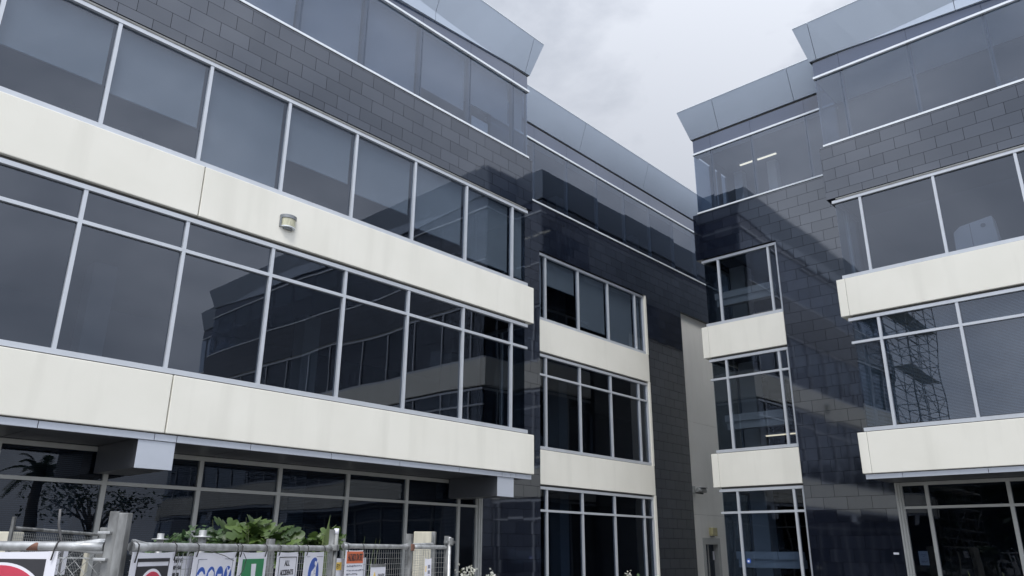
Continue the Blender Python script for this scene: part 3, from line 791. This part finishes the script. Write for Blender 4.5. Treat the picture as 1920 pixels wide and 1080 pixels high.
MB(m2).tube([(.66, .026, -.01), (.80, .03, -.022), (.98, .03, -.045), (1.12, .03, -.075)], .0022, 5).build('loose_cord', 'cable', s)

s, mg = sheet('first_aid_sign', 'white sign with a green square and the top of a white cross', 'sign', m2, None, 1.235, 1.70, -.024, .6, skew=-.03, curl=.005)
MB(mg).box(1.30, 1.645, f0, f1, -.42, -.068).build('panel', 'green', s)
MB(mg).box(1.43, 1.515, f1, f2, -.38, -.098).box(1.33, 1.429, f1, f2, -.28, -.20).box(1.516, 1.615, f1, f2, -.28, -.20).build('cross', 'white', s)
tie(m2, 1.255, .02, s, .055, -.03); tie(m2, 1.67, .02, s, .055, -.03)
MB(m2).tube([(1.26, .028, -.03), (1.30, .035, -.07), (1.27, .035, -.13), (1.22, .03, -.17)], .0025, 5).build('loose_cord', 'tie', s)

s, mg = sheet('site_notice', 'white notice lettered ALL ACCIDENTS in black capitals', 'sign', m2, None, 1.895, 2.33, -.026, .6, skew=-.02, curl=.006)
ring_frame(MB(mg), 1.935, 2.30, -.5, -.060, .005, f0, f1).build('border', 'black', s)
text_mesh('ALL', mg, 2.115, -.105, .052, f0+.001, .002, 1.3).build('lettering', 'black', s)
text_mesh('ACCIDENTS', mg, 2.115, -.168, .052, f0+.001, .002, .98).build('lettering', 'black', s)
tie(m2, 1.93, .02, s, .05, -.03); tie(m2, 2.315, .02, s, .04, -.01)

s, mg = sheet('safety_sign', 'white sign with one tall blue disc and a harness figure, nearest the capped post', 'sign', m2, None, 2.50, 2.99, -.026, .62, skew=-.02, curl=.006)
MB(mg).box(2.55, 2.965, f0, f1, -.066, -.062).build('border', 'ink', s)
d = MB(mg).disc(2.74, -.195, .135, .125, f0, f1, 44).build('disc', 'blue', s)
p = MB(mg).disc(2.765, -.115, .022, .018, f1, f2, 18).box(2.75, 2.785, f1, f2, -.19, -.138)
p.prism([(2.785, -.145), (2.82, -.10), (2.812, -.09), (2.777, -.135)], f1, f2); p.prism([(2.75, -.145), (2.70, -.165), (2.69, -.195), (2.70, -.195), (2.71, -.175), (2.75, -.16)], f1, f2)
p.prism([(2.75, -.191), (2.735, -.27), (2.75, -.27), (2.767, -.2)], f1, f2); p.prism([(2.77, -.191), (2.79, -.27), (2.805, -.27), (2.785, -.191)], f1, f2)
p.build('pictogram', 'white', d)
tie(m2, 2.545, .02, s, .055, -.04); tie(m2, 2.97, .02, s, .03, 0)

s, mg = sheet('hazard_board', 'orange topped board lettered HAZARDS ON SITE with handwriting below', 'sign', m3, None, .03, .375, -.032, .42)
MB(mg).box(.055, .365, f0, f1, -.145, -.045).build('panel', 'orange', s)
text_mesh('HAZARDS ON SITE', mg, .21, -.098, .085, f1+.001, .002, .385).build('lettering', 'black', s)
ln = MB(mg)
for k, (c, w) in enumerate(((-.168, .27), (-.205, .30), (-.236, .2), (-.265, .25))):
    a = .065
    while a < .065+w:
        l = random.uniform(.012, .04); ln.box(a, a+l, f0, f1, c-.004+random.uniform(-.004, .004), c+.003+random.uniform(0, .006)); a += l+random.uniform(.004, .012)
ln.build('handwriting', 'ink', s)
tie(m3, .06, .02, s, .05, -.0); tie(m3, .35, .02, s, .05, .0)
s, mg = sheet('back_sign', 'plain white and yellow sheet behind the orange hazard board', 'sign', (lambda a, b, c: m3(a, b-.05, c)), None, -.06, .53, -.10, .40)
MB(mg).box(-.04, .06, f0, f1, -.20, -.135).build('mark', 'yellow', s); text_mesh('EY', mg, .0, -.17, .05, f1+.001, .002).build('lettering', 'black', s)
s, mg = sheet('warning_sign', 'white sign with grey top edge and yellow triangle on the short fence panel', 'sign', m3, None, .54, .86, -.155, .35)
MB(mg).box(.54, .86, f0, f1, -.185, -.157).build('bar', 'oldgalv', s)
MB(mg).prism([(.565, -.33), (.68, -.33), (.622, -.225)], f0, f1).build('triangle', 'yellow', s); MB(mg).box(.605, .64, f1, f2, -.325, -.30).build('mark', 'black', s)
text_mesh('FAHEY', mg, .765, -.27, .06, f0+.001, .002, .8).build('lettering', 'black', s)
s, mg = sheet('icon_plate', 'tall narrow pale plate with small icons on the timber post side of the fence', 'sign', m4, None, .195, .315, -.115, .34)
MB(mg).box(.25, .29, f0, f1, -.215, -.18).box(.25, .29, f0, f1, -.27, -.235).box(.25, .29, f0, f1, -.325, -.29).build('icon', 'ink', s); MB(mg).box(.208, .222, f0, f1, -.25, -.19).build('mark', 'yellow', s)
s, mg = sheet('fence_hire_sign', 'small white sign with a yellow triangle on the thin rear fence', 'sign', m5, None, .565, .895, -.135, .28)
MB(mg).prism([(.59, -.235), (.66, -.235), (.625, -.17)], f0, f1).build('triangle', 'yellow', s); MB(mg).box(.605, .645, f1, f2, -.225, -.205).box(.60, .65, f0, f1, -.262, -.245).build('mark', 'black', s)
text_mesh('FAHEY', mg, .745, -.225, .055, f0+.001, .002, .75).build('lettering', 'black', s)

# ---- scaffold standards, posts, timber
def standard(x, y, zt, lab):
    r = empty('scaffold_standard', (x, y, 0), lab, 'scaffold tube', 'upright scaffold tubes with round plates')
    MB().tube([(x, y, 0), (x, y, zt)], .024, 14).build('tube', 'galv', r)
    MB().tube([(x, y, zt-.044), (x, y, zt-.036)], .058, 18).build('plate', 'galv', r)
standard(2.598, 5.88, 1.945, 'thin upright scaffold tube with a round plate, left of the leafy shrub')
standard(2.452, 4.943, 1.955, 'thick upright scaffold tube with a round plate in front of the leafy shrub')
r = empty('post_stub', (4.047, 6.797, 0), 'square grey post stub poking up among the lobed leaves', 'post')
MB().box(4.02, 4.08, 6.77, 6.83, 0, 1.93).build('post', 'oldgalv', r, .004); MB().box(4.0, 4.16, 6.76, 6.80, 1.86, 1.875).build('bracket', 'galv', r)
def rot_box(name, cx, cy, w, d, z0, z1, ang, mat, parent, bevel):
    ca, sa = math.cos(ang), math.sin(ang)
    m = lambda a, b, c: Vector((cx+a*ca-b*sa, cy+a*sa+b*ca, c))
    return MB(m).box(-w/2, w/2, -d/2, d/2, z0, z1).build(name, mat, parent, bevel)
o = rot_box('timber_post', 6.83, 7.78, .27, .26, 0, 2.06, math.radians(-45), 'timber', None, .012); tag(o, 'broad pale weathered timber post at the right end of the fence', 'post')
o = rot_box('cream_pier', 2.70, 10.36, .50, .30, 0, 2.0, math.radians(-46), 'cream', None, .01); tag(o, 'cream rendered pier behind the thin fence at the far left', 'pier')
o = MB().tube([(2.784, 8.656, 2.20), (2.80, 8.665, 2.05), (2.85, 8.69, 1.93), (2.895, 8.71, 1.80), (2.92, 8.72, 0)], .012, 8).build('cable', 'cable'); tag(o, 'grey upright cable rising behind the small yellow triangle sign', 'cable')
o = rot_box('wooden_stake', 3.33, 9.28, .05, .04, 0, 1.86, math.radians(40), 'timber', None, .004); tag(o, 'small brown wooden stake by the steel post', 'stake')

# ------------------------------------------------------------------ plants
def lobed(mb, base, d, up, L, W, n=5, droop=.35):
    d = d.normalized(); side = d.cross(up).normalized(); up2 = side.cross(d).normalized()
    N = n*6; Ls = []; Rs = []; Cs = []
    for i in range(N+1):
        t = i/N; env = math.sin(math.pi*min(1, t*.93+.07))**.7
        w = W*env*(.34+.66*abs(math.sin(math.pi*(n*t+.15)))**.8)
        sweep = .22*w
        c = base+d*(L*t)+up2*(-droop*L*t*t+.02)
        Cs.append(mb.bm.verts.new(c)); lift = up2*(-.22*w)
        Ls.append(mb.bm.verts.new(c+side*w+d*sweep+lift)); Rs.append(mb.bm.verts.new(c-side*w+d*sweep+lift))
    for i in range(N):
        mb.bm.faces.new([Cs[i], Cs[i+1], Ls[i+1], Ls[i]]); mb.bm.faces.new([Cs[i], Rs[i], Rs[i+1], Cs[i+1]])

def bush(name, label, centre, spread, zc, zsd, count, L, W, n, mat, cat='plant', seed=1):
    rnd = random.Random(seed)
    r = empty(name, (centre[0], centre[1], 0), label, cat)
    mb = MB(); st = MB()
    for k in range(count):
        lat = rnd.uniform(-1, 1)
        # the long axis of the planting runs along the building front
        p = Vector((centre[0], centre[1], 0))+Vector((.68, -.73, 0))*lat*spread[0]+Vector((.73, .68, 0))*rnd.uniform(-1, 1)*spread[1]
        z = zc(lat)-abs(rnd.gauss(0, zsd))
        ang = rnd.uniform(0, 2*math.pi); d = Vector((math.cos(ang), math.sin(ang), rnd.uniform(-.5, 1.0)))
        s = rnd.uniform(.55, 1.2); base = Vector((p.x, p.y, z))-d.normalized()*L*s*.5
        lobed(mb, base, d, Vector((-.55+rnd.uniform(-.7, .7), -.6+rnd.uniform(-.7, .7), .9)), L*s, W*s, n, rnd.uniform(.1, .6))
        if k % 5 == 0: st.tube([(p.x*.3+centre[0]*.7, p.y*.3+centre[1]*.7, .0), (p.x, p.y, z*.6), tuple(base)], [.009, .006, .003], 5, False)
    for f in mb.bm.faces: f.smooth = True
    mb.build('foliage', mat, r, recalc=False); st.build('stem', 'stem', r)
    return r
bush('small_leaved_shrub', 'dense shrub of small dark green leaves behind the left scaffold tubes', (4.02, 8.35), (.42, .25), lambda t: 2.07-.16*abs(t-.25)**1.3+.03*math.sin(9*t), .20, 330, .10, .036, 2, 'leafdark', seed=3)
bush('lobed_leaf_plant', 'tall plant with big glossy deeply lobed leaves, highest above the fence', (4.46, 7.86), (.34, .16), lambda t: 2.10+.035*math.sin(6*t+1)-.03*abs(t), .13, 46, .38, .10, 5, 'leaf', seed=5)
bush('lobed_leaf_plant', 'low plant with glossy lobed leaves under the tall one', (4.42, 7.78), (.46, .14), lambda t: 1.97-.03*abs(t)+.03*math.sin(8*t), .14, 130, .17, .045, 3, 'leaf', seed=8)
bush('lobed_leaf_plant', 'bright lobed plant beside the capped fence post', (5.10, 7.72), (.30, .15), lambda t: 1.95+.12*max(0, t)+.02*math.sin(9*t), .13, 130, .22, .055, 4, 'leaf', seed=11)
def flax(name, label, x, y, blades, cat='plant'):
    r = empty(name, (x, y, 0), label, cat); mb = MB()
    for (dx, dy, z, w, bend) in blades:
        n = 8; L = []; R = []
        for i in range(n+1):
            t = i/n; ww = w*(1-t**3)*.5+.001
            c = Vector((x+dx*t+bend*t*t*.68, y+dy*t-bend*t*t*.73, z*t))
            L.append(mb.bm.verts.new(c+Vector((.68, -.73, 0))*ww)); R.append(mb.bm.verts.new(c-Vector((.68, -.73, 0))*ww))
        for i in range(n): mb.bm.faces.new([L[i], L[i+1], R[i+1], R[i]])
    mb.build('blade', 'blade', r, recalc=False)
flax('flax_plant', 'two thin upright green blades left of the bright lobed plant', 4.96, 7.92, [(0, 0, 2.10, .035, .03), (.03, -.03, 2.05, .03, -.01)])
flax('flax_plant', 'broad olive flax blade leaning beside the capped fence post', 5.02, 7.50, [(.0, -.0, 2.20, .13, .13), (.05, -.06, 2.08, .11, .06), (.09, -.09, 2.02, .10, .04), (-.02, 0, 2.04, .09, .10)])
flax('flax_plant', 'thin curved grass blades just above the short fence panel', 5.45, 7.44, [(.05, -.05, 1.98, .018, .07), (.12, -.12, 1.96, .02, .1), (-.05, .0, 1.93, .02, -.04), (.2, -.2, 1.95, .015, .03)])
flax('flax_plant', 'pale grass tips at the bottom edge before the right entrance glass, left tuft', 19.26, 4.25, [(0, .22, 1.50, .06, -.1), (.0, .1, 1.42, .05, .05), (0, -.1, 1.38, .05, .1)])
flax('flax_plant', 'pale grass tips at the bottom edge before the right entrance glass, right tuft', 19.70, 3.80, [(0, .12, 1.48, .06, -.1), (.0, .0, 1.40, .05, .05), (0, -.15, 1.35, .05, .1)])
def flowers(label, x, y, pts, seed):
    rnd = random.Random(seed)
    r = empty('flowering_plant', (x, y, 0), label, 'plant', None); pb = MB(); st = MB(); lf = MB()
    for (u, z) in pts:
        c = Vector((x+.68*u, y-.73*u, z))
        st.tube([(x, y, 0), (x+.68*u*.6, y-.73*u*.6, z*.6), tuple(c)], [.008, .006, .004], 5, False)
        for k in range(9):
            d = Vector((rnd.uniform(-1, 1), rnd.uniform(-1, 1), rnd.uniform(-.6, 1))).normalized()*rnd.uniform(.03, .055)
            q = c+Vector((rnd.gauss(0, .03), rnd.gauss(0, .03), rnd.gauss(0, .03))); e = d.cross(Vector((rnd.random(), rnd.random(), rnd.random()))).normalized()*.018
            pb.bm.faces.new([pb.bm.verts.new(p) for p in (q, q+d*.5+e, q+d, q+d*.5-e)])
    for k in range(40):
        c = Vector((x+rnd.gauss(0, .15), y+rnd.gauss(0, .15), rnd.uniform(.5, 1.3))); d = Vector((rnd.uniform(-1, 1), rnd.uniform(-1, 1), rnd.uniform(-.2, 1)))
        lobed(lf, c, d, Vector((0, 0, 1)), .12, .03, 1)
    pb.build('blossom', 'petal', r, recalc=False); st.build('stem', 'stem', r); lf.build('foliage', 'leafdark', r, recalc=False)
flowers('white blossom sprigs by the ground floor jamb of the left building', 8.2, 8.41, [(-.08, 1.57), (-.05, 1.51), (.0, 1.47), (.05, 1.59), (.08, 1.54), (.10, 1.57)], 2)
flowers('single small white blossom tip in front of the black tile pier', 9.22, 8.89, [(0, 1.49), (.02, 1.44)], 4)
flowers('tiny blossom tip at the foot of the set-back windows', 15.1, 10.36, [(0, 1.38), (.05, 1.34)], 6)

# trees that stand across the yard and show mirrored in the lower left windows
def palm(x, y, h):
    r = empty('palm_tree', (x, y, 0), 'palm tree mirrored in the lower left windows', 'tree')
    MB().tube([(x, y, 0), (x-.15, y, h*.3), (x-.1, y, h*.7), (x, y, h)], [.34, .25, .22, .2], 12).build('trunk', 'bark', r)
    mb = MB(); rnd = random.Random(5)
    for k in range(22):
        ang = 2*math.pi*k/22+rnd.uniform(-.1, .1); el = rnd.uniform(-.2, 1.1)
        d = Vector((math.cos(ang)*math.cos(el), math.sin(ang)*math.cos(el), math.sin(el))); side = d.cross(Vector((0, 0, 1))).normalized(); L = rnd.uniform(1.6, 2.3)
        for i in range(1, 26):
            t = i/26; c = Vector((x, y, h))+d*L*t+Vector((0, 0, -1.1*t*t)); 
            for sg in (-1, 1):
                q = c+side*sg*.45*(1-t*.6)+d*.18-Vector((0, 0, .2)); w = d*.03
                mb.bm.faces.new([mb.bm.verts.new(p) for p in (c-w, c+w, q)])
    mb.build('crown', 'treeleaf', r, recalc=False)
palm(12.55, -13.6, 4.9)
def tree(x, y, h, R, seed, label, group=None, dense=55, lf_=1., zlo=.6):
    rnd = random.Random(seed); r = empty('broadleaf_tree', (x, y, 0), label, 'tree', group); tk = MB(); lf = MB()
    tk.tube([(x, y, 0), (x+.1, y, h*.35), (x+.05, y+.1, h*.6)], [.2, .13, .08], 10)
    for k in range(16):
        a = rnd.uniform(0, 2*math.pi); e = Vector((x+math.cos(a)*R*rnd.uniform(.5, 1), y+math.sin(a)*R*rnd.uniform(.4, .9), h*rnd.uniform(zlo, 1)))
        s = Vector((x+.08, y, h*rnd.uniform(.35, .6))); tk.tube([tuple(s), tuple((s+e)/2+Vector((0, 0, .3))), tuple(e)], [.06, .04, .015], 6, False)
        for q in range(dense):
            c = e+lf_*Vector((rnd.gauss(0, .55), rnd.gauss(0, .55), rnd.gauss(0, .28))); d = Vector((rnd.uniform(-1, 1), rnd.uniform(-1, 1), rnd.uniform(-.6, .6))).normalized()*.14*lf_; w = d.orthogonal().normalized()*.06*lf_
            lf.bm.faces.new([lf.bm.verts.new(p) for p in (c-d, c+w, c+d, c-w)])
    tk.build('trunk', 'bark', r); lf.build('crown', 'treeleaf', r, recalc=False)
tree(16.2, -17.5, 5.2, 2.6, 9, 'spreading dark tree mirrored beside the palm in the lower left windows')

for k in range(5):  # unseen row, added to block bright sky from the right ground floor reflections
    tree(-24-1.2*(k % 2), 2+4.2*k, 7.8, 3.2, 20+k, 'unseen tree in the row added to darken the right ground floor reflections', 'unseen trees added to darken the right ground floor reflections', 190, 2.6, .2)

# scaffold tower across the yard, mirrored in the right-hand windows
def scaffold(x, y, w, d, h):
    r = empty('scaffold_tower', (x, y, 0), 'scaffold tower mirrored in the second storey windows on the right', 'scaffold')
    P = MB(); Q = MB(); B = MB(); n = 4
    for i in range(n):
        for j in (0, 1): P.tube([(x+w*i/(n-1), y+d*j, 0), (x+w*i/(n-1), y+d*j, h)], .03, 6)
    k = 0; z = 1.
    while z < h:
        for j in (0, 1): Q.tube([(x, y+d*j, z), (x+w, y+d*j, z)], .022, 5); Q.tube([(x, y+d*j, z+.5), (x+w, y+d*j, z+.5)], .022, 5)
        for i in range(n):
            Q.tube([(x+w*i/(n-1), y, z), (x+w*i/(n-1), y+d, z)], .022, 5)
            if i < n-1:
                p, q = (i, i+1) if (k+i) % 2 else (i+1, i)
                Q.tube([(x+w*p/(n-1), y+d*(k % 2), z), (x+w*q/(n-1), y+d*(k % 2), z+1.)], .022, 5)
        if k % 3 == 1: B.box(x, x+w, y+.05, y+d-.05, z+.05, z+.09)
        z += 1.0; k += 1
    P.build('upright', 'oldgalv', r); Q.build('brace', 'oldgalv', r); B.build('platform', 'timber', r)
scaffold(-12.1, 11.0, 6.4, 1.1, 17.0)

# ------------------------------------------------------------------ camera
cam = D.cameras.new('camera'); co = D.objects.new('camera', cam); COL.objects.link(co); S.camera = co
yaw, pit, rol = math.radians(42.677), math.radians(18.906), math.radians(.4307)
fw = Vector((math.cos(pit)*math.cos(yaw), math.cos(pit)*math.sin(yaw), math.sin(pit)))
rt = Vector((math.sin(yaw), -math.cos(yaw), 0)); up = rt.cross(fw)
r2 = rt*math.cos(rol)+up*math.sin(rol); u2 = -rt*math.sin(rol)+up*math.cos(rol)
co.matrix_world = Matrix(((r2.x, u2.x, -fw.x, 0), (r2.y, u2.y, -fw.y, 0), (r2.z, u2.z, -fw.z, EYE), (0, 0, 0, 1)))
cam.sensor_width = 36; cam.lens = 36*1432.72/1920; cam.clip_start = .05; cam.clip_end = 3000

# ------------------------------------------------------------------ light: overcast sky and a weak broad sun
SUN_EL, SUN_AZ = math.radians(58), math.radians(225)       # azimuth measured from +x towards +y
sd = Vector((math.cos(SUN_EL)*math.cos(SUN_AZ), math.cos(SUN_EL)*math.sin(SUN_AZ), math.sin(SUN_EL)))
sun = D.lights.new('sun', 'SUN'); sun.energy = 1.35; sun.angle = math.radians(18); sun.color = (1, .965, .91)
so = D.objects.new('sun', sun); COL.objects.link(so); so.rotation_euler = (-sd).to_track_quat('-Z', 'Y').to_euler()
W = D.worlds.new('World'); S.world = W; W.use_nodes = True
t = W.node_tree; t.nodes.clear(); N = t.nodes.new
out = N('ShaderNodeOutputWorld'); bg = N('ShaderNodeBackground'); link(t, bg.outputs[0], out.inputs[0]); bg.inputs[1].default_value = .1
sky = N('ShaderNodeTexSky'); sky.sky_type = 'NISHITA'; sky.sun_disc = False; sky.sun_elevation = SUN_EL; sky.sun_rotation = math.pi/2-SUN_AZ
sky.air_density = 1.; sky.dust_density = 3.
tc = N('ShaderNodeTexCoord')
nz = N('ShaderNodeTexNoise'); nz.inputs['Scale'].default_value = 3.3; nz.inputs['Detail'].default_value = 8; nz.inputs['Roughness'].default_value = .55; nz.inputs['Distortion'].default_value = .25
mp = N('ShaderNodeMapping'); mp.inputs['Scale'].default_value = (1, 1, 1.7); mp.inputs['Location'].default_value = (.35, .1, .2)
link(t, tc.outputs['Generated'], mp.inputs[0]); link(t, mp.outputs[0], nz.inputs['Vector'])
rp = N('ShaderNodeValToRGB'); e = rp.color_ramp.elements
e[0].position = .37; e[0].color = (.37, .402, .465, 1); e[1].position = .63; e[1].color = (.635, .665, .73, 1)
m_ = rp.color_ramp.elements.new(.5); m_.color = (.485, .516, .582, 1)
link(t, nz.outputs[0], rp.inputs[0])
dt = N('ShaderNodeVectorMath'); dt.operation = 'DOT_PRODUCT'; link(t, tc.outputs['Generated'], dt.inputs[0]); dt.inputs[1].default_value = (-.50, -.50, .70)
gl = math_node(t, 'MAXIMUM', math_node(t, 'ADD', math_node(t, 'MULTIPLY', dt.outputs['Value'], 1.15), 1.05), .38)
sc = N('ShaderNodeVectorMath'); sc.operation = 'SCALE'; link(t, rp.outputs[0], sc.inputs[0]); link(t, math_node(t, 'MULTIPLY', gl, 10.), sc.inputs['Scale'])
mx = N('ShaderNodeMix'); mx.data_type = 'RGBA'; mx.inputs['Factor'].default_value = .94
link(t, sky.outputs[0], mx.inputs['A']); link(t, sc.outputs[0], mx.inputs['B']); link(t, mx.outputs['Result'], bg.inputs[0])
S.view_settings.view_transform = 'Standard'; S.view_settings.look = 'None'; S.view_settings.exposure = .52; S.view_settings.gamma = 1
S.render.engine = 'CYCLES'; S.cycles.max_bounces = 10; S.cycles.transparent_max_bounces = 24; S.cycles.glossy_bounces = 5; S.cycles.use_denoising = True
